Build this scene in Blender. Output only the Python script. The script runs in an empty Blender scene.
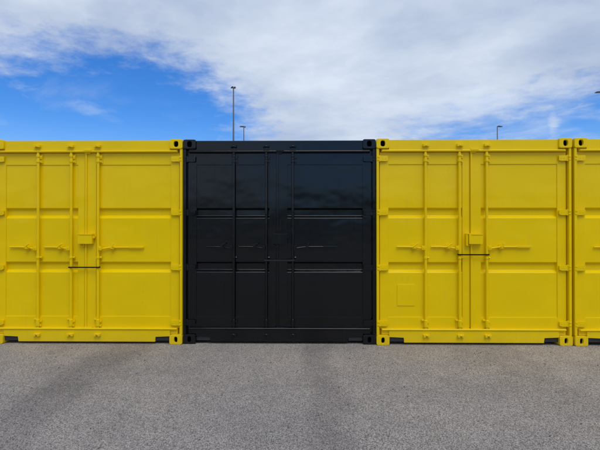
import bpy, bmesh, math, random
from mathutils import Vector
random.seed(11)
R = math.radians
S = bpy.context.scene
COL = S.collection

# ------------------------------------------------------------------ camera
cd = bpy.data.cameras.new('camera'); cam = bpy.data.objects.new('camera', cd); COL.objects.link(cam)
cd.sensor_width = 36.0; cd.lens = 36.0 * 451 / 600; cd.clip_end = 5000; cd.clip_start = .05
cam.location = (0, -5.662, 1.4746); cam.rotation_euler = (R(90.316), 0, R(.752))
S.camera = cam

# ------------------------------------------------------------------ sun, exposure
SUN_EL, SUN_AZ = 60.0, 162.0            # azimuth clockwise from +Y: high, behind the camera, a little to the right
sd = bpy.data.lights.new('sun', 'SUN'); sun = bpy.data.objects.new('sun', sd); COL.objects.link(sun)
sd.energy = 1.5; sd.angle = R(42); sd.color = (1, .94, .85)
v = Vector((math.sin(R(SUN_AZ)) * math.cos(R(SUN_EL)), math.cos(R(SUN_AZ)) * math.cos(R(SUN_EL)), math.sin(R(SUN_EL))))
sun.rotation_euler = v.to_track_quat('Z', 'Y').to_euler()
S.view_settings.view_transform = 'Standard'; S.view_settings.look = 'None'
S.view_settings.gamma = 1; S.view_settings.use_curve_mapping = False
S.view_settings.exposure = 0.10


# ------------------------------------------------------------------ node helpers
class NT:
    def __init__(s, tree):
        s.t = tree; s.n = tree.nodes; s.l = tree.links
    def node(s, typ, **kw):
        n = s.n.new(typ)
        for k, val in kw.items(): setattr(n, k, val)
        return n
    def put(s, sock, val):
        if val is None: return
        if isinstance(val, bpy.types.NodeSocket): s.l.new(val, sock)
        elif isinstance(val, (tuple, list)) and len(val) == 3 and sock.type == 'RGBA': sock.default_value = (*val, 1)
        else: sock.default_value = val
    def m(s, op, a, b=None, c=None, clamp=False):
        n = s.node('ShaderNodeMath', operation=op, use_clamp=clamp)
        s.put(n.inputs[0], a); s.put(n.inputs[1], b); s.put(n.inputs[2], c)
        return n.outputs[0]
    def vm(s, op, a, b=None):
        n = s.node('ShaderNodeVectorMath', operation=op); s.put(n.inputs[0], a); s.put(n.inputs[1], b)
        return n.outputs[0]
    def smooth(s, x, lo, hi, a=0.0, b=1.0):
        n = s.node('ShaderNodeMapRange', interpolation_type='SMOOTHSTEP')
        for i, q in enumerate((x, lo, hi, a, b)): s.put(n.inputs[i], q)
        return n.outputs[0]
    def mix(s, f, a, b, mode='MIX'):
        n = s.node('ShaderNodeMix', data_type='RGBA', blend_type=mode)
        s.put(n.inputs[0], f); s.put(n.inputs[6], a); s.put(n.inputs[7], b)
        return n.outputs[2]
    def noise(s, vec, scale, detail=4, rough=.5, dist=0.0):
        n = s.node('ShaderNodeTexNoise'); s.put(n.inputs['Vector'], vec)
        n.inputs['Scale'].default_value = scale; n.inputs['Detail'].default_value = detail
        n.inputs['Roughness'].default_value = rough; n.inputs['Distortion'].default_value = dist
        return n.outputs[0]
    def comb(s, x, y, z):
        n = s.node('ShaderNodeCombineXYZ'); s.put(n.inputs[0], x); s.put(n.inputs[1], y); s.put(n.inputs[2], z)
        return n.outputs[0]


# ------------------------------------------------------------------ world: physical sky + broken high cloud layer
W = bpy.data.worlds.new('World'); S.world = W; W.use_nodes = True
t = NT(W.node_tree); t.n.clear()
out = t.node('ShaderNodeOutputWorld'); bg = t.node('ShaderNodeBackground'); t.l.new(bg.outputs[0], out.inputs[0])
bg.inputs[1].default_value = 0.1
sky = t.node('ShaderNodeTexSky', sky_type='NISHITA'); sky.sun_disc = False
sky.sun_elevation = R(SUN_EL); sky.sun_rotation = R(SUN_AZ); sky.air_density = 1.0; sky.dust_density = .35; sky.ozone_density = 2.5
hs = t.node('ShaderNodeHueSaturation'); hs.inputs['Saturation'].default_value = 1.32; hs.inputs['Value'].default_value = 1.25
t.l.new(sky.outputs[0], hs.inputs['Color'])
tc = t.node('ShaderNodeTexCoord'); D = t.vm('NORMALIZE', tc.outputs['Generated'])
sp = t.node('ShaderNodeSeparateXYZ'); t.l.new(D, sp.inputs[0]); dx, dy, dz = sp.outputs
az = t.m('MULTIPLY', t.m('ARCTAN2', dx, dy), 180 / math.pi)
el = t.m('MULTIPLY', t.m('ARCSINE', dz), 180 / math.pi)
zz = t.m('ADD', t.m('MAXIMUM', dz, 0.0), .13)                                   # cloud layer seen in perspective over a curved earth
px, py = t.m('DIVIDE', dx, zz), t.m('DIVIDE', dy, zz)
P = t.comb(px, py, 0.0)
P2 = t.comb(t.m('SUBTRACT', t.m('MULTIPLY', px, .8), t.m('MULTIPLY', py, .25)), t.m('ADD', t.m('MULTIPLY', py, .9), t.m('MULTIPLY', px, .45)), 3.7)
nA = t.noise(P, .9, 9, .58, .15)                                                 # cloud edges
nB = t.noise(P2, 1.5, 7, .52, .25)                                               # fibres
nC = t.noise(t.vm('ADD', P, (25.36, 43.4, 15.2)), .33, 5, .55)                                                     # large cover
nF = t.noise(P, 8.0, 6, .62, .2)                                               # fine mottling
def hole(a0, e0, ra, re, k, soft0, soft1):
    d = t.m('SQRT', t.m('ADD', t.m('POWER', t.m('ABSOLUTE', t.m('DIVIDE', t.m('SUBTRACT', az, a0), ra)), 2.0),
                        t.m('POWER', t.m('ABSOLUTE', t.m('DIVIDE', t.m('SUBTRACT', el, e0), re)), 2.0)))
    d = t.m('ADD', d, t.m('MULTIPLY', t.m('SUBTRACT', nA, .5), k))
    d = t.m('ADD', d, t.m('MULTIPLY', t.m('SUBTRACT', nF, .5), k * .95))
    return t.smooth(d, soft0, soft1, 1.0, 0.0)
h1 = hole(-22.0, 11.3, 16.6, 9.9, .80, .62, 1.20)
h2 = hole(-40.0, 8.8, 20.0, 8.8, .75, .66, 1.20)
h3 = t.m('MULTIPLY', hole(31.0, 11.0, 22.0, 5.0, 1.4, .30, 1.15), t.smooth(nB, .38, .62, 1.0, .40))
open_ = t.m('MAXIMUM', t.m('MAXIMUM', h1, h2), h3)
open_ = t.m('MAXIMUM', open_, t.smooth(nC, .37, .47, 1.0, 0.0))                 # more gaps of the same kind round the rest of the sky
wisps = t.m('MULTIPLY', t.smooth(nB, .52, .76), .30)
wisps = t.m('MAXIMUM', wisps, t.m('MULTIPLY', hole(-26.0, 13.4, 4.0, 1.2, 1.7, .0, 1.0), .26))
wisps = t.m('MAXIMUM', wisps, t.m('MULTIPLY', hole(28.6, 11.4, 1.5, 2.8, 1.3, .0, 1.0), .7))
veil = t.m('MULTIPLY', t.smooth(el, 2.0, 14.0, .30, 0.0), 1.0)
cover = t.m('SUBTRACT', 1.0, open_)
cover = t.m('MULTIPLY', cover, t.smooth(nB, .10, .52, .76, 1.0))
cover = t.m('MAXIMUM', cover, t.m('MAXIMUM', wisps, veil))
tone = t.smooth(t.m('ADD', t.m('MULTIPLY', nB, .6), t.m('MULTIPLY', nA, .5)), .38, .72)
cl = t.mix(tone, (3.9, 4.75, 6.4), (6.95, 7.75, 8.85))
cl = t.mix(t.m('MULTIPLY', t.smooth(nF, .35, .65), .13), cl, (3.9, 4.7, 6.4))
blue = t.mix(1.0, hs.outputs[0], (.56, .82, 1.16), 'MULTIPLY')                       # cleaner, deeper air than the model's default
t.l.new(t.mix(cover, blue, cl), bg.inputs[0])


# ------------------------------------------------------------------ materials
def mat(name):
    m = bpy.data.materials.new(name); m.use_nodes = True; n = NT(m.node_tree); n.n.clear()
    o = n.node('ShaderNodeOutputMaterial'); b = n.node('ShaderNodeBsdfPrincipled'); n.l.new(b.outputs[0], o.inputs[0])
    g = n.node('ShaderNodeNewGeometry')
    return m, n, b, g.outputs['Position']

def bump(n, b, pairs):
    prev = None
    for h, strength, dist in pairs:
        k = n.node('ShaderNodeBump'); k.inputs['Strength'].default_value = strength; k.inputs['Distance'].default_value = dist
        n.put(k.inputs['Height'], h)
        if prev is not None: n.l.new(prev, k.inputs['Normal'])
        prev = k.outputs[0]
    n.l.new(prev, b.inputs['Normal'])

def paint(name, col, col2, dust, rough, spec):
    m, n, b, pos = mat(name); b.inputs['Specular IOR Level'].default_value = spec
    low = n.noise(pos, 1.7, 3, .5)
    st = n.noise(n.vm('MULTIPLY', pos, (26, 26, 1.1)), 1.0, 5, .6)
    fine = n.noise(pos, 60, 3, .6)
    c = n.mix(n.smooth(low, .32, .68), col, col2)
    grime = n.m('MULTIPLY', n.smooth(st, .52, .80), n.smooth(n.noise(pos, 3.2, 4, .6), .42, .7))
    c = n.mix(n.m('MULTIPLY', grime, .16), c, dust)
    sep = n.node('ShaderNodeSeparateXYZ'); n.l.new(pos, sep.inputs[0])
    splash = n.m('MULTIPLY', n.smooth(n.m('ADD', sep.outputs[2], n.m('MULTIPLY', n.noise(pos, 9, 5, .65), .30)), .10, .42, 1.0, 0.0), .18)
    c = n.mix(splash, c, dust)
    scuff = n.m('MULTIPLY', n.smooth(n.noise(pos, 21, 5, .7), .66, .72), n.smooth(n.noise(pos, 2.6, 2, .5), .5, .62))
    c = n.mix(n.m('MULTIPLY', scuff, .30), c, dust)
    n.l.new(c, b.inputs['Base Color'])
    r = n.m('ADD', rough, n.m('MULTIPLY', n.m('SUBTRACT', fine, .5), .10))
    r = n.m('ADD', r, n.m('MULTIPLY', n.m('ADD', grime, splash), .22))
    n.l.new(r, b.inputs['Roughness'])
    wave = n.noise(n.vm('MULTIPLY', pos, (1.0, 1.0, 1.35)), 2.1, 2, .45)
    bump(n, b, [(wave, .5, .024), (n.noise(pos, 230, 2, .5), .10, .0012)])
    return m
YEL = paint('yellow_paint', (.870, .612, .0002), (.835, .585, .0002), (.36, .27, .08), .17, .21)
BLK = paint('black_paint', (.0016, .0028, .0034), (.0022, .0034, .0042), (.012, .013, .014), .15, .43)

def plain(name, col, rough, metal=0.0, var=.25, spec=.5):
    m, n, b, pos = mat(name); b.inputs['Specular IOR Level'].default_value = spec
    c = n.mix(n.m('MULTIPLY', n.noise(pos, 14, 4, .6), var), col, tuple(q * .45 for q in col))
    n.l.new(c, b.inputs['Base Color']); b.inputs['Roughness'].default_value = rough; b.inputs['Metallic'].default_value = metal
    bump(n, b, [(n.noise(pos, 120, 3, .6), .15, .001)])
    return m
BLACK_STEEL = plain('black_steel', (.014, .010, .004), .85, spec=.12)
GREY_STEEL = plain('dark_grey_steel', (.020, .022, .025), .5, spec=.3)
GALV = plain('galvanised_steel', (.17, .19, .22), .5, .4)
GRIT = plain('loose_stone', (.16, .15, .14), .85, var=.9)
LAMPGREY = plain('lamp_housing', (.06, .07, .085), .45)
SHADE_AND_BARE = plain('pocket_shade_and_bare_steel', (.020, .021, .023), .7)  # dark colour paints the shade in the sill pockets; bare steel inside castings
PLY = plain('floor_plywood', (.18, .11, .06), .7)
TREE, n, b, pos = mat('foliage')
n.l.new(n.mix(n.noise(pos, .7, 3, .6), (.030, .052, .016), (.062, .085, .026)), b.inputs['Base Color']); b.inputs['Roughness'].default_value = .6

ASPH, n, b, pos = mat('asphalt')
def vor(scale, out='Color', feat='F1'):
    k = n.node('ShaderNodeTexVoronoi', feature=feat); k.inputs['Scale'].default_value = scale; n.l.new(n.vm('MULTIPLY', pos, (1.0, .62, 1.0)), k.inputs['Vector'])
    return k.outputs[out]
def grey(col):
    k = n.node('ShaderNodeSeparateColor'); n.l.new(col, k.inputs[0]); return k.outputs
g1 = grey(vor(195)); g2 = grey(vor(390)); d1 = vor(195, 'Distance')
st = n.m('ADD', n.m('MULTIPLY', g1[0], .62), n.m('MULTIPLY', g2[1], .38))
c = n.mix(n.smooth(st, .12, .88), (.108, .097, .082), (.565, .506, .434))
c = n.mix(n.m('MULTIPLY', n.smooth(g1[2], .86, .95), .55), c, (.66, .60, .55))            # pale stones
c = n.mix(n.m('MULTIPLY', n.smooth(g1[1], .90, .97), .6), c, (.036, .035, .036))          # pits of bitumen
c = n.mix(n.m('MULTIPLY', n.smooth(n.noise(pos, 34, 3, .6), .35, .65), .22), c, (.23, .208, .188))
big = n.noise(pos, .55, 5, .6); mid = n.noise(pos, 2.3, 5, .62)
c = n.mix(n.smooth(big, .35, .68), c, n.mix(1.0, c, (1.20, 1.165, 1.12), 'MULTIPLY'))
c = n.mix(n.smooth(mid, .36, .66), c, n.mix(1.0, c, (.84, .85, .87), 'MULTIPLY'))
sx = n.node('ShaderNodeSeparateXYZ'); n.l.new(pos, sx.inputs[0])
wob = n.m('MULTIPLY', n.m('SUBTRACT', n.noise(pos, .8, 3, .5), .5), .55)
def track(x0, hw, amt, slope=0.0):                                                        # worn, oil-darkened wheel paths
    global c
    xx = n.m('ADD', n.m('SUBTRACT', sx.outputs[0], x0), n.m('ADD', wob, n.m('MULTIPLY', sx.outputs[1], slope)))
    f = n.smooth(n.m('ABSOLUTE', xx), hw * .25, hw, 1.0, 0.0)
    f = n.m('MULTIPLY', f, n.smooth(n.noise(pos, 1.5, 4, .6), .25, .62, .45, 1.0))
    c = n.mix(n.m('MULTIPLY', f, amt), c, n.mix(1.0, c, (.60, .60, .62), 'MULTIPLY'))
track(-2.22, .40, .68); track(.17, .26, .55); track(2.25, .5, .30, -.05); track(-4.6, .6, .5)
spot = n.m('MULTIPLY', n.smooth(n.noise(pos, 2.9, 3, .6), .68, .78), .22)
c = n.mix(spot, c, (.060, .058, .058))
n.l.new(c, b.inputs['Base Color']); b.inputs['Roughness'].default_value = .86; b.inputs['Specular IOR Level'].default_value = .35
bump(n, b, [(d1, .7, .006), (n.noise(pos, 45, 4, .7), .5, .006), (n.noise(pos, 3, 3, .5), .3, .01)])


# ------------------------------------------------------------------ mesh helpers
def obj(name, bm, m, parent=None, loc=None):
    bmesh.ops.recalc_face_normals(bm, faces=bm.faces)
    me = bpy.data.meshes.new(name); bm.to_mesh(me); bm.free()
    me.materials.append(m)
    me.polygons.foreach_set('use_smooth', [True] * len(me.polygons)); me.set_sharp_from_angle(angle=R(34))
    o = bpy.data.objects.new(name, me); COL.objects.link(o)
    wn = o.modifiers.new('weighted_normal', 'WEIGHTED_NORMAL'); wn.weight = 100; wn.keep_sharp = True
    if parent: o.parent = parent
    if loc: o.location = loc
    return o
def tag(o, label, cat, group=None):
    o['label'] = label; o['category'] = cat
    if group: o['group'] = group
    return o
def empty(name, loc, parent=None, rz=0):
    o = bpy.data.objects.new(name, None); o.empty_display_size = .2; COL.objects.link(o); o.location = loc; o.rotation_euler.z = rz
    if parent: o.parent = parent
    return o
def N(): return bmesh.new()
def bev(bm, edges, w, seg=2):
    bmesh.ops.bevel(bm, geom=list(edges), offset=w, segments=seg, profile=.6, affect='EDGES', clamp_overlap=True)
def box(bm, x0, x1, y0, y1, z0, z1, w=.003):
    vs = [bm.verts.new((x, y, z)) for z in (z0, z1) for y in (y0, y1) for x in (x0, x1)]
    fs = [bm.faces.new([vs[i] for i in q]) for q in ((0, 1, 3, 2), (4, 6, 7, 5), (0, 4, 5, 1), (2, 3, 7, 6), (0, 2, 6, 4), (1, 5, 7, 3))]
    if w: bev(bm, {e for f in fs for e in f.edges}, w)
    return bm
def prism(bm, poly, y0, y1, w=.003):                      # polygon in x,z pushed along y
    a = [bm.verts.new((x, y0, z)) for x, z in poly]; c_ = [bm.verts.new((x, y1, z)) for x, z in poly]
    k = len(poly); fs = [bm.faces.new(a), bm.faces.new(c_[::-1])]
    fs += [bm.faces.new((a[i], c_[i], c_[(i + 1) % k], a[(i + 1) % k])) for i in range(k)]
    if w: bev(bm, {e for f in fs for e in f.edges}, w)
    return bm
def tube(bm, p0, p1, r0, r1=None, seg=18, w=.0):
    r1 = r0 if r1 is None else r1
    p0, p1 = Vector(p0), Vector(p1); d = (p1 - p0).normalized()
    u = d.orthogonal().normalized(); q = d.cross(u)
    rings = []
    prof = [(p0, r0), (p1, r1)] if not w else [(p0, r0 - w), (p0 + d * w, r0), (p1 - d * w, r1), (p1, r1 - w)]
    for p, r in prof:
        rings.append([bm.verts.new(p + (u * math.cos(2 * math.pi * i / seg) + q * math.sin(2 * math.pi * i / seg)) * r) for i in range(seg)])
    for A, B in zip(rings, rings[1:]):
        for i in range(seg): bm.faces.new((A[i], A[(i + 1) % seg], B[(i + 1) % seg], B[i]))
    bm.faces.new(rings[0][::-1]); bm.faces.new(rings[-1])
    return bm
def bolt(bm, x, y, z, r=.008, h=.008):                    # bolt head facing the viewer side (-y)
    tube(bm, (x, y, z), (x, y - h, z), r, r * .85, 8)


# ------------------------------------------------------------------ setting: ground
bm = N(); k = 1500
vs = [bm.verts.new(p) for p in ((-k, -k, 0), (k, -k, 0), (k, k, 0), (-k, k, 0))]; bm.faces.new(vs)
g = obj('asphalt_yard', bm, ASPH); g['kind'] = 'structure'

# ------------------------------------------------------------------ shipping containers
CW, CH, CL = 2.438, 2.591, 6.058

def casting(parent, m, x0, z0, hole_w, hole_h, back, front=True):
    w, h, dep = .162, .122, .178
    bm = N(); seg = 40; y = 0.0
    cx, cz = w / 2, h / 2
    def rect(i, inset, r):
        a = 2 * math.pi * i / seg; ca, sa = math.cos(a), math.sin(a)
        hw, hh = w / 2 - inset, h / 2 - inset
        e = 9.0; q = (abs(ca / hw) ** e + abs(sa / hh) ** e) ** (-1 / e)
        return cx + ca * q, cz + sa * q
    def oval(i, gr):
        a = 2 * math.pi * i / seg; ca, sa = math.cos(a), math.sin(a)
        e = 2.7; q = (abs(ca / (hole_w / 2 + gr)) ** e + abs(sa / (hole_h / 2 + gr)) ** e) ** (-1 / e)
        return cx + ca * q, cz + sa * q
    loops = []
    for fn, yy, arg in (('r', dep, 0), ('r', .006, 0), ('r', .0015, .002), ('r', 0, .006), ('o', 0, .005), ('o', .0015, .0015), ('o', .006, 0), ('o', .034, 0), ('r', .034, .02), ('r', dep - .02, .02)):
        L = []
        for i in range(seg):
            x, z = rect(i, arg, 0) if fn == 'r' else oval(i, arg)
            L.append(bm.verts.new((x, yy, z)))
        loops.append(L)
    for A, B in zip(loops, loops[1:]):
        for i in range(seg): bm.faces.new((A[i], A[(i + 1) % seg], B[(i + 1) % seg], B[i]))
    bm.faces.new(loops[0]); bm.faces.new(loops[-1])
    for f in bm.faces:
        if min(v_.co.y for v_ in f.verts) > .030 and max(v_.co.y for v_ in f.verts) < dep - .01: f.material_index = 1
    o = obj('corner_casting', bm, m, parent, (x0, back, z0)); o.data.materials.append(SHADE_AND_BARE)
    return o

def sheet(bm, prof, x0, x1):                              # prof: list of (z, y), extruded along x, with a folded back
    a = [bm.verts.new((x0, y, z)) for z, y in prof]; c_ = [bm.verts.new((x1, y, z)) for z, y in prof]
    for i in range(len(prof) - 1): bm.faces.new((a[i], c_[i], c_[i + 1], a[i + 1]))

ZT, ZB = 2.273, .343
def rounded(prof, r=.006):
    o = [prof[0]]
    for a, p, q in zip(prof, prof[1:], prof[2:]):
        A, Pn, Q = Vector(a), Vector(p), Vector(q)
        u, w = (A - Pn).normalized(), (Q - Pn).normalized()
        p0, p2 = Pn + u * r, Pn + w * r
        for s in (0, .33, .67, 1): o.append(tuple((1 - s) ** 2 * p0 + 2 * s * (1 - s) * Pn + s * s * p2))
    return o + [prof[-1]]
FACE, SHEET, DEEP = .055, .0655, .099
PROF = rounded([(ZT + .003, SHEET), (1.722, SHEET), (1.700, DEEP), (1.627, DEEP), (1.594, SHEET),
                (1.036, SHEET), (1.014, DEEP), (.936, DEEP), (.903, SHEET), (ZB - .003, SHEET)])

def hinge(parent, m, x_pin, side, z, taper):
    bm = N(); s = side                                    # s=+1 blade runs to +x
    x = lambda q: x_pin + s * q
    e = .011 if taper else .003
    poly = [(x(-.010), z - .034), (x(.075), z - .035), (x(.103), z - .034 + e), (x(.106), z + .034 - e * .6), (x(.075), z + .035), (x(-.010), z + .034)]
    prism(bm, poly, .026, .042, .003)
    tube(bm, (x(-.004), .033, z - .040), (x(-.004), .033, z + .040), .0135, w=.003)
    for dz in (-.018, .018):
        box(bm, min(x(-.034), x(-.006)), max(x(-.034), x(-.006)), .006, .030, z + dz - .010, z + dz + .010, .003)
    box(bm, min(x(.012), x(.098)), max(x(.012), x(.098)), .040, .060, z - .026, z + .026, .003)
    bolt(bm, x(.040), .027, z, .007, .004); bolt(bm, x(.076), .027, z, .007, .004)
    return obj('hinge', bm, m, parent)

RY, RR = .030, .0165
def locking_gear(door, m, rx, direction, reach, zh, sway):
    bm = N(); tube(bm, (rx, RY, .188), (rx, RY, 2.434), RR, seg=20)
    obj('locking_bar', bm, m, door)
    # guides that carry the bar
    bm = N(); box(bm, rx - .030, rx + .052, .046, .058, 2.292, 2.408, .003)
    for z in (2.300, 2.368): tube(bm, (rx, RY, z), (rx, RY, z + .036), .0235, w=.004)
    box(bm, rx + .012, rx + .047, .030, .050, 2.345, 2.392, .005); box(bm, rx + .014, rx + .040, .034, .050, 2.300, 2.330, .004)
    bolt(bm, rx + .034, .031, 2.368); obj('bar_bracket', bm, m, door)
    bm = N(); box(bm, rx - .040, rx + .040, .046, .058, .206, .326, .003)
    tube(bm, (rx, RY, .222), (rx, RY, .312), .0245, w=.005)
    box(bm, rx - .052, rx - .018, .030, .052, .296, .318, .005); box(bm, rx + .018, rx + .044, .032, .052, .268, .292, .004)
    box(bm, rx + .016, rx + .038, .030, .052, .214, .236, .004); bolt(bm, rx - .038, .032, .307); obj('bar_bracket', bm, m, door)
    bm = N(); tube(bm, (rx, RY, 1.078), (rx, RY, 1.108), .0225, w=.004)
    box(bm, rx - .016, rx + .044, .040, .058, 1.078, 1.106, .003); tube(bm, (rx + .034, .042, 1.086), (rx + .034, .026, 1.098), .010, .008, 10)
    obj('bar_bracket', bm, m, door)
    # handle: hub, flat lever, grip
    s = direction; x = lambda q: rx + s * q
    bm = N(); box(bm, min(x(.010), x(.054)), max(x(.010), x(.054)), .008, .044, zh - .030, zh + .024, .006)
    bolt(bm, x(.032), .009, zh - .003, .009, .006)
    pts = [(.046, -.010, .030), (.13, .002, .044), (.21, .006 + sway, .046), (reach * .68, .007 + sway, .046), (reach, .007 + sway, .047)]
    rad = [.011, .0105, .0105, .0105, .009]
    for (q0, z0, y0), (q1, z1, y1), r0, r1 in zip(pts, pts[1:], rad, rad[1:]):
        tube(bm, (x(q0), y0, zh + z0), (x(q1 + .004), y1, zh + z1), r0, r1, 12)
    if reach > .45:
        a, b_ = sorted((x(reach * .69), x(reach))); box(bm, a, b_, .034, .050, zh - .005 + sway, zh + .021 + sway, .007)
    obj('handle', bm, m, door)
    # catch that keeps the handle down
    hx = rx + s * (.145 if s < 0 else .182)
    bm = N(); oval = [(hx + .030 * math.cos(k * math.pi / 8), zh + .004 + .046 * math.sin(k * math.pi / 8)) for k in range(16)]
    prism(bm, oval, .050, .072, .004)
    box(bm, hx - .022, hx + .022, .012, .060, zh - .016, zh - .003, .004)
    box(bm, hx - .013, hx + .013, .004, .030, zh - .014, zh + .024, .008)
    if s > 0:
        tube(bm, (hx - .016, .018, zh + .010), (hx + .012, .008, zh + .018), .009, .008, 10, .002); tube(bm, (hx + .012, .008, zh + .014), (hx + .014, .008, zh + .052), .0085, .0075, 10, .002)
        tube(bm, (hx + .008, .008, zh + .050), (hx + .034, .010, zh + .054), .008, .007, 10, .002)
    else:
        tube(bm, (hx - .020, .010, zh + .006), (hx + .030, .006, zh + .048), .0085, .0075, 10, .002)
        tube(bm, (hx + .022, .008, zh + .046), (hx + .046, .010, zh + .050), .009, .008, 10, .002)
    obj('handle_catch', bm, m, door)

def keeper(parent, m, x, z, s):
    bm = N(); box(bm, x - .040, x + .040, .008, .024, z - .014, z + .016, .004)
    for q in (-.026, .024):
        box(bm, x + q - .014, x + q + .014, -.014, .016, z - .018, z + .015, .006)
    tube(bm, (x - .010, .0, z - .004 * s), (x + .012, .0, z - .004 * s), .012, w=.003)
    obj('cam_keeper', bm, m, parent)

def container(X, Y, m, label, rods, plate=None, lockbox='plain', sways=(0, 0, 0), zh=1.222, rz=0.0, box_shift=0.0, reach=(.355, .350, .555)):
    c = empty('shipping_container', (X, Y, 0), rz=rz)
    tag(c, label, 'container', 'shipping containers standing side by side')
    # --- frame
    for x0 in (0.0, CW - .162):
        casting(c, m, x0, CH - .122, .058, .075, 0); casting(c, m, x0, 0.0, .043, .072, 0)
        for z0 in (0.0, CH - .122):
            k = casting(c, m, x0 + .162, z0, .06, .08, CL); k.rotation_euler.z = math.pi
    for s in (0, 1):
        f = (lambda q: q) if s == 0 else (lambda q: CW - q)
        bm = N(); a = sorted((f(.003), f(.036))); box(bm, *a, .012, .150, .120, CH - .120, .008)
        a = sorted((f(.034), f(.064))); box(bm, *a, .085, .148, .121, CH - .121, .003)
        obj('corner_post', bm, m, c)
        bm = N(); a = sorted((f(.004), f(.060))); box(bm, *a, CL - .15, CL - .006, .120, CH - .120, .006); obj('corner_post', bm, m, c)
        bm = N(); a = sorted((f(.010), f(.062))); box(bm, *a, .176, CL - .176, .024, .168, .004); obj('bottom_rail', bm, m, c)
        bm = N(); a = sorted((f(.006), f(.066))); box(bm, *a, .176, CL - .176, 2.505, 2.572, .004); obj('top_rail', bm, m, c)
        # corrugated side wall
        bm = N(); prof = []; y = .148; n_ = 0
        while y < CL - .15:
            for dy_, q in ((0, .014), (.072, .014), (.140, .048), (.212, .048)): prof.append((min(y + dy_, CL - .146), q))
            y += .280
        lo = [bm.verts.new((f(q), yy, .165)) for yy, q in prof]; hi = [bm.verts.new((f(q), yy, 2.508)) for yy, q in prof]
        for i in range(len(prof) - 1):
            if prof[i + 1][0] - prof[i][0] > 1e-5: bm.faces.new((lo[i], lo[i + 1], hi[i + 1], hi[i]))
        obj('side_wall', bm, m, c)
    bm = N(); box(bm, .160, CW - .160, .026, .130, 2.452, CH - .012, .006)
    obj('header_beam', bm, m, c)
    bm = N(); tube(bm, (.072, .020, 2.440), (CW - .072, .020, 2.440), .0135, w=.005); box(bm, .066, CW - .066, .022, .10, 2.426, 2.4495, .003); box(bm, .068, CW - .068, .040, .12, 2.4485, 2.474, .003); obj('drip_bar', bm, m, c)
    zs, zn, zt = .030, .096, .186
    poly = [(.160, zt), (.160, zn), (.346, zn), (.346, zs), (CW - .346, zs), (CW - .346, zn), (CW - .160, zn), (CW - .160, zt)]
    bm = N(); prism(bm, poly, .020, .140, .004); obj('sill_beam', bm, m, c)
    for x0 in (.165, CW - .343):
        bm = N(); box(bm, x0, x0 + .178, .034, .046, .040, .120, .002); obj('pocket_shade_plate', bm, SHADE_AND_BARE, c)  # added dark plate, stands in for the shade behind the sill notch
    bm = N(); tube(bm, (.070, .020, .192), (CW - .070, .020, .192), .0125, w=.005); box(bm, .068, CW - .068, .040, .13, .124, .2045, .003); obj('sill_lip', bm, m, c)
    bm = N(); box(bm, .062, CW - .062, .141, CL - .05, .118, .150, 0)
    for i in range(18): box(bm, .066, CW - .066, .34 + i * .325, .40 + i * .325, .030, .117, 0)
    obj('floor', bm, PLY, c)
    bm = N(); prof = []
    y = .12
    while y < CL - .1:
        for dy_, q in ((0, 2.556), (.05, 2.556), (.09, 2.574), (.17, 2.574)): prof.append((y + dy_, q))
        y += .21
    a_ = [bm.verts.new((.064, yy, z)) for yy, z in prof]; b_ = [bm.verts.new((CW - .064, yy, z)) for yy, z in prof]
    for i in range(len(prof) - 1): bm.faces.new((a_[i], b_[i], b_[i + 1], a_[i + 1]))
    obj('roof', bm, m, c)
    bm = N(); prof = [(.06 + i * .0935 + q, CL - .05 + (.03 if i % 2 else 0)) for i in range(25) for q in (0, .06)]
    prof[-1] = (CW - .06, prof[-1][1])
    a_ = [bm.verts.new((x, yy, .03)) for x, yy in prof]; b_ = [bm.verts.new((x, yy, 2.57)) for x, yy in prof]
    for i in range(len(prof) - 1): bm.faces.new((a_[i], b_[i], b_[i + 1], a_[i + 1]))
    obj('rear_wall', bm, m, c)
    for rx in rods:
        keeper(c, m, rx, 2.506, 1); keeper(c, m, rx + .004, .118, -1)
    # --- doors
    for s in (0, 1):
        d = empty('door', (0, 0, 0), c)
        if s == 0: xa, xb, sa, sb = .050, 1.176, .160, 1.090
        else: xa, xb, sa, sb = 1.196, CW - .050, 1.322, CW - .160
        for u0, u1 in ((xa, sa), (sb, xb)):
            bm = N(); box(bm, u0, u1, FACE, .108, .1985, 2.4245, .0045); obj('door_stile', bm, m, d)
        for z0, z1 in ((.199, ZB), (ZT, 2.424)):
            bm = N(); box(bm, sa - .003, sb + .003, FACE + .001, .107, z0, z1, .0055); obj('door_rail', bm, m, d)
        bm = N(); sheet(bm, PROF, sa - .004, sb + .004); obj('door_panel', bm, m, d)
        if s == 0:
            bm = N(); box(bm, xb - .004, xb + .016, .064, .10, .212, 2.42, .003); obj('door_gasket', bm, m, d)
        else:
            bm = N(); box(bm, xa - .010, xa + .013, .034, .062, .200, 2.422, .009)
            box(bm, xa - .018, xa + .086, .004, .040, 2.440, 2.466, .006); box(bm, xa - .016, xa + .060, .030, .05, 2.412, 2.444, .005)
            box(bm, xa - .014, xa + .09, .018, .05, .192, .214, .006)
            obj('door_gasket', bm, m, d)
        xp, sd_ = (.046, 1) if s == 0 else (CW - .046, -1)
        for z, tp in ((2.345, False), (1.664, True), (.968, True), (.268, True)): hinge(d, m, xp, sd_, z, tp)
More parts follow.
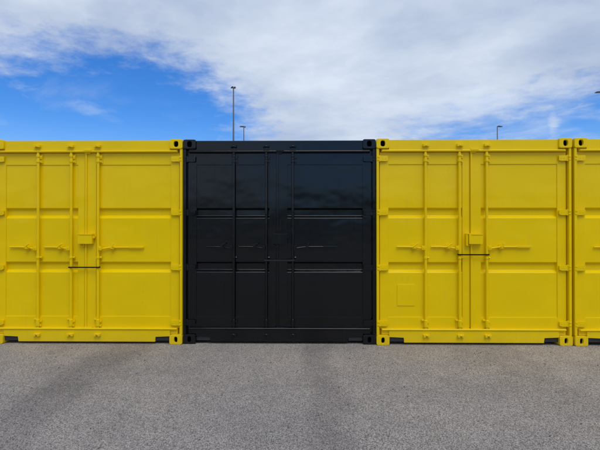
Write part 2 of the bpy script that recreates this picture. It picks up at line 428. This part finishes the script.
        if s == 0:
            locking_gear(d, m, rods[0], -1, reach[0], zh, sways[0]); locking_gear(d, m, rods[1], -1, reach[1], zh, sways[1])
        else:
            locking_gear(d, m, rods[2], 1, reach[2], zh, sways[2])
            # lock box: hood on the right door over a staple plate on the left one
            lb = N(); x0, x1 = 1.140 + box_shift, 1.322 + box_shift
            if lockbox == 'open': x0 = 1.152
            box(lb, x0, x1, -.012, .054, 1.266, 1.388, .006); box(lb, x0 + .03, x1 + .004, -.018, .050, 1.380, 1.395, .005)
            if lockbox != 'open': box(lb, x0 - .006, x0 + .05, -.016, .05, 1.382, 1.399, .005)
            if lockbox == 'plain':
                box(lb, x1 - .004, x1 + .022, .010, .052, 1.335, 1.365, .004)
                tube(lb, (x0 + .012, .03, 1.262), (x0 + .020, .028, 1.236), .006, seg=8); tube(lb, (x0 + .018, .028, 1.237), (x0 + .060, .028, 1.234), .006, seg=8); tube(lb, (x0 + .058, .028, 1.235), (x0 + .066, .03, 1.262), .006, seg=8)
            obj('lock_box', lb, m, d)
            if lockbox == 'open':
                lb = N(); box(lb, 1.122, 1.148, .010, .056, 1.245, 1.400, .004); box(lb, 1.140, 1.19, .042, .056, 1.240, 1.262, .003)
                box(lb, 1.130, 1.185, .004, .05, 1.389, 1.402, .003); obj('lock_staple', lb, m, d)
        if plate and s == 0:
            bm = N(); box(bm, plate[0], plate[1], SHEET - .0070, SHEET + .004, plate[2], plate[3], .0022); obj('marking_plate', bm, m, d)
    return c

container(-3.9985, .004, YEL, 'leftmost yellow shipping container, cut by the left edge, beside the black one', (.590, 1.014, 1.358), sways=(.004, .002, 0), zh=1.214, box_shift=-.024, reach=(.370, .350, .575))
container(-1.5575, .030, BLK, 'black shipping container standing between yellow ones', (.640, 1.054, 1.390), plate=(.305, .510, .49, .752), zh=1.222, rz=R(.03))
container(.8845, 0.0, YEL, 'whole yellow shipping container standing right of the black one', (.620, 1.046, 1.386), plate=(.270, .486, .486, .752), lockbox='open', sways=(.002, .003, .002), zh=1.222)
container(3.3435, -.012, YEL, 'yellow shipping container at the right edge, only a narrow strip showing', (.620, 1.046, 1.386), zh=1.222)

# ------------------------------------------------------------------ lock bars clamped across the locking bars
def lock_bar(xw, y0, xa, xb, z, m, label):
    o = empty('lock_bar', (xw + (xa + xb) / 2, y0, z)); tag(o, label, 'lock bar', 'lock bars across the container doors')
    h = (xb - xa) / 2
    bm = N(); box(bm, -h - .024, h + .024, .002, .012, -.008, .008, .002); obj('bar', bm, m, o)
    for s in (-1, 1):
        bm = N(); x = s * h
        box(bm, x + s * .0175 - .004, x + s * .0175 + .004, .004, .052, -.0085, .0085, .002)
        box(bm, min(x - s * .012, x + s * .021), max(x - s * .012, x + s * .021), .0475, .0535, -.0085, .0085, .002)
        obj('hook', bm, m, o)
    return o
lock_bar(-3.9985, .004, 1.014, 1.358, .970, BLACK_STEEL, 'thin black lock bar across the doors of the leftmost yellow container')
lock_bar(-1.5575, .030, 1.054, 1.390, 1.060, GREY_STEEL, 'thin dark lock bar across the doors of the black container')
lock_bar(.8845, 0.0, 1.046, 1.386, 1.134, BLACK_STEEL, 'thin black lock bar below the lock box right of the black container')

# ------------------------------------------------------------------ lamp posts behind the row
def lamp_post(x, y, H, label, heads, rz=0.0, r=.045):
    o = empty('lamp_post', (x, y, 0), rz=rz); tag(o, label, 'lamp post', 'lamp posts behind the containers')
    bm = N(); tube(bm, (0, 0, 0), (0, 0, H - .03), r * 1.9, r * .8, 14); box(bm, -.15, .15, -.15, .15, 0.0, .03, .004); obj('pole', bm, GALV, o)
    for x0, x1 in heads:
        s = 1 if x1 > 0 else -1; a, b_ = sorted((x0, x1))
        bm = N(); tube(bm, (0, 0, H - .06), (x0, 0, H), .030, .026, 10); obj('arm', bm, GALV, o)
        bm = N(); prism(bm, [(a, H - .05), (b_, H - .05), (b_ - (.03 if s > 0 else 0), H + (.0 if s > 0 else .03)), (a + (0 if s > 0 else .03), H + (.03 if s > 0 else .0))], -.12, .12, .010)
        obj('lamp_head', bm, LAMPGREY, o)
lamp_post(-4.40, 21.65, 10.0, 'tallest grey lamp post rising behind the black container', ((-.03, -.17), (.03, .13)), rz=R(20))
lamp_post(-5.25, 32.35, 10.0, 'short looking grey lamp post just right of the tallest one', ((-.05, -.36), (.03, .15)), rz=R(30))
lamp_post(16.10, 32.45, 10.0, 'lone grey lamp post behind the whole yellow container right of the black one', ((.05, .45),), rz=R(15))
lamp_post(18.85, 22.80, 10.0, 'lamp post at the right edge with only its lamp head tip showing', ((-.10, -.66), (.10, .66)), rz=R(-10))

# ------------------------------------------------------------------ far wood behind the camera (shows only as the dark band mirrored in the glossy doors)
verts, faces = [], []
rnd = random.Random(5)
x = -130.0
while x < 130:
    h = rnd.uniform(4.5, 8.0); r = rnd.uniform(2.6, 4.2); yy = -100 + rnd.uniform(-5, 5)
    for i in range(260):
        while True:
            p = Vector((rnd.uniform(-1, 1), rnd.uniform(-1, 1), rnd.uniform(-1, 1)))
            if .45 < p.length < 1: break
        cpos = Vector((x + p.x * r, yy + p.y * r, h * .54 + p.z * h * .46)); s = rnd.uniform(.35, .8)
        u = Vector((rnd.gauss(0, 1), rnd.gauss(0, 1), rnd.gauss(0, 1))).normalized(); w = u.orthogonal().normalized()
        b0 = len(verts); verts += [tuple(cpos + u * s), tuple(cpos + w * s), tuple(cpos - u * s), tuple(cpos - w * s)]; faces.append((b0, b0 + 1, b0 + 2, b0 + 3))
    for k in range(4):
        b0 = len(verts); a0, a1 = k * math.pi / 2, (k + 1) * math.pi / 2
        verts += [(x + .25 * math.cos(a0), yy + .25 * math.sin(a0), 0), (x + .25 * math.cos(a1), yy + .25 * math.sin(a1), 0), (x + .12 * math.cos(a1), yy + .12 * math.sin(a1), h * .6), (x + .12 * math.cos(a0), yy + .12 * math.sin(a0), h * .6)]
        faces.append((b0, b0 + 1, b0 + 2, b0 + 3))
    x += rnd.uniform(2.6, 5.0)
me = bpy.data.meshes.new('far_wood'); me.from_pydata(verts, [], faces); me.materials.append(TREE)
o = bpy.data.objects.new('far_wood', me); COL.objects.link(o); o['kind'] = 'stuff'
tag(o, 'far dark row of trees mirrored in the container paint', 'trees')

# ------------------------------------------------------------------ loose grit lying on the asphalt
verts, faces = [], []
rnd = random.Random(9)
for i in range(520):
    gx, gy = rnd.uniform(-5.2, 5.2), -abs(rnd.gauss(0, 1.9)) - .02
    if gy < -4.6: continue
    r = rnd.choice((.003, .004, .004, .005, .007, .009)); b0 = len(verts); a = rnd.uniform(0, 6.28)
    ring = [(gx + r * rnd.uniform(.7, 1.2) * math.cos(a + k * 1.257), gy + r * rnd.uniform(.7, 1.2) * math.sin(a + k * 1.257), r * rnd.uniform(.3, .6)) for k in range(5)]
    verts += [(gx, gy, -.001)] + ring + [(gx + r * .2, gy, r * 1.1)]
    for k in range(5): faces += [(b0, b0 + 1 + (k + 1) % 5, b0 + 1 + k), (b0 + 6, b0 + 1 + k, b0 + 1 + (k + 1) % 5)]
me = bpy.data.meshes.new('grit'); me.from_pydata(verts, [], faces); me.materials.append(GRIT)
o = bpy.data.objects.new('grit', me); COL.objects.link(o); o['kind'] = 'stuff'
tag(o, 'loose dark grit scattered over the grey asphalt', 'grit')
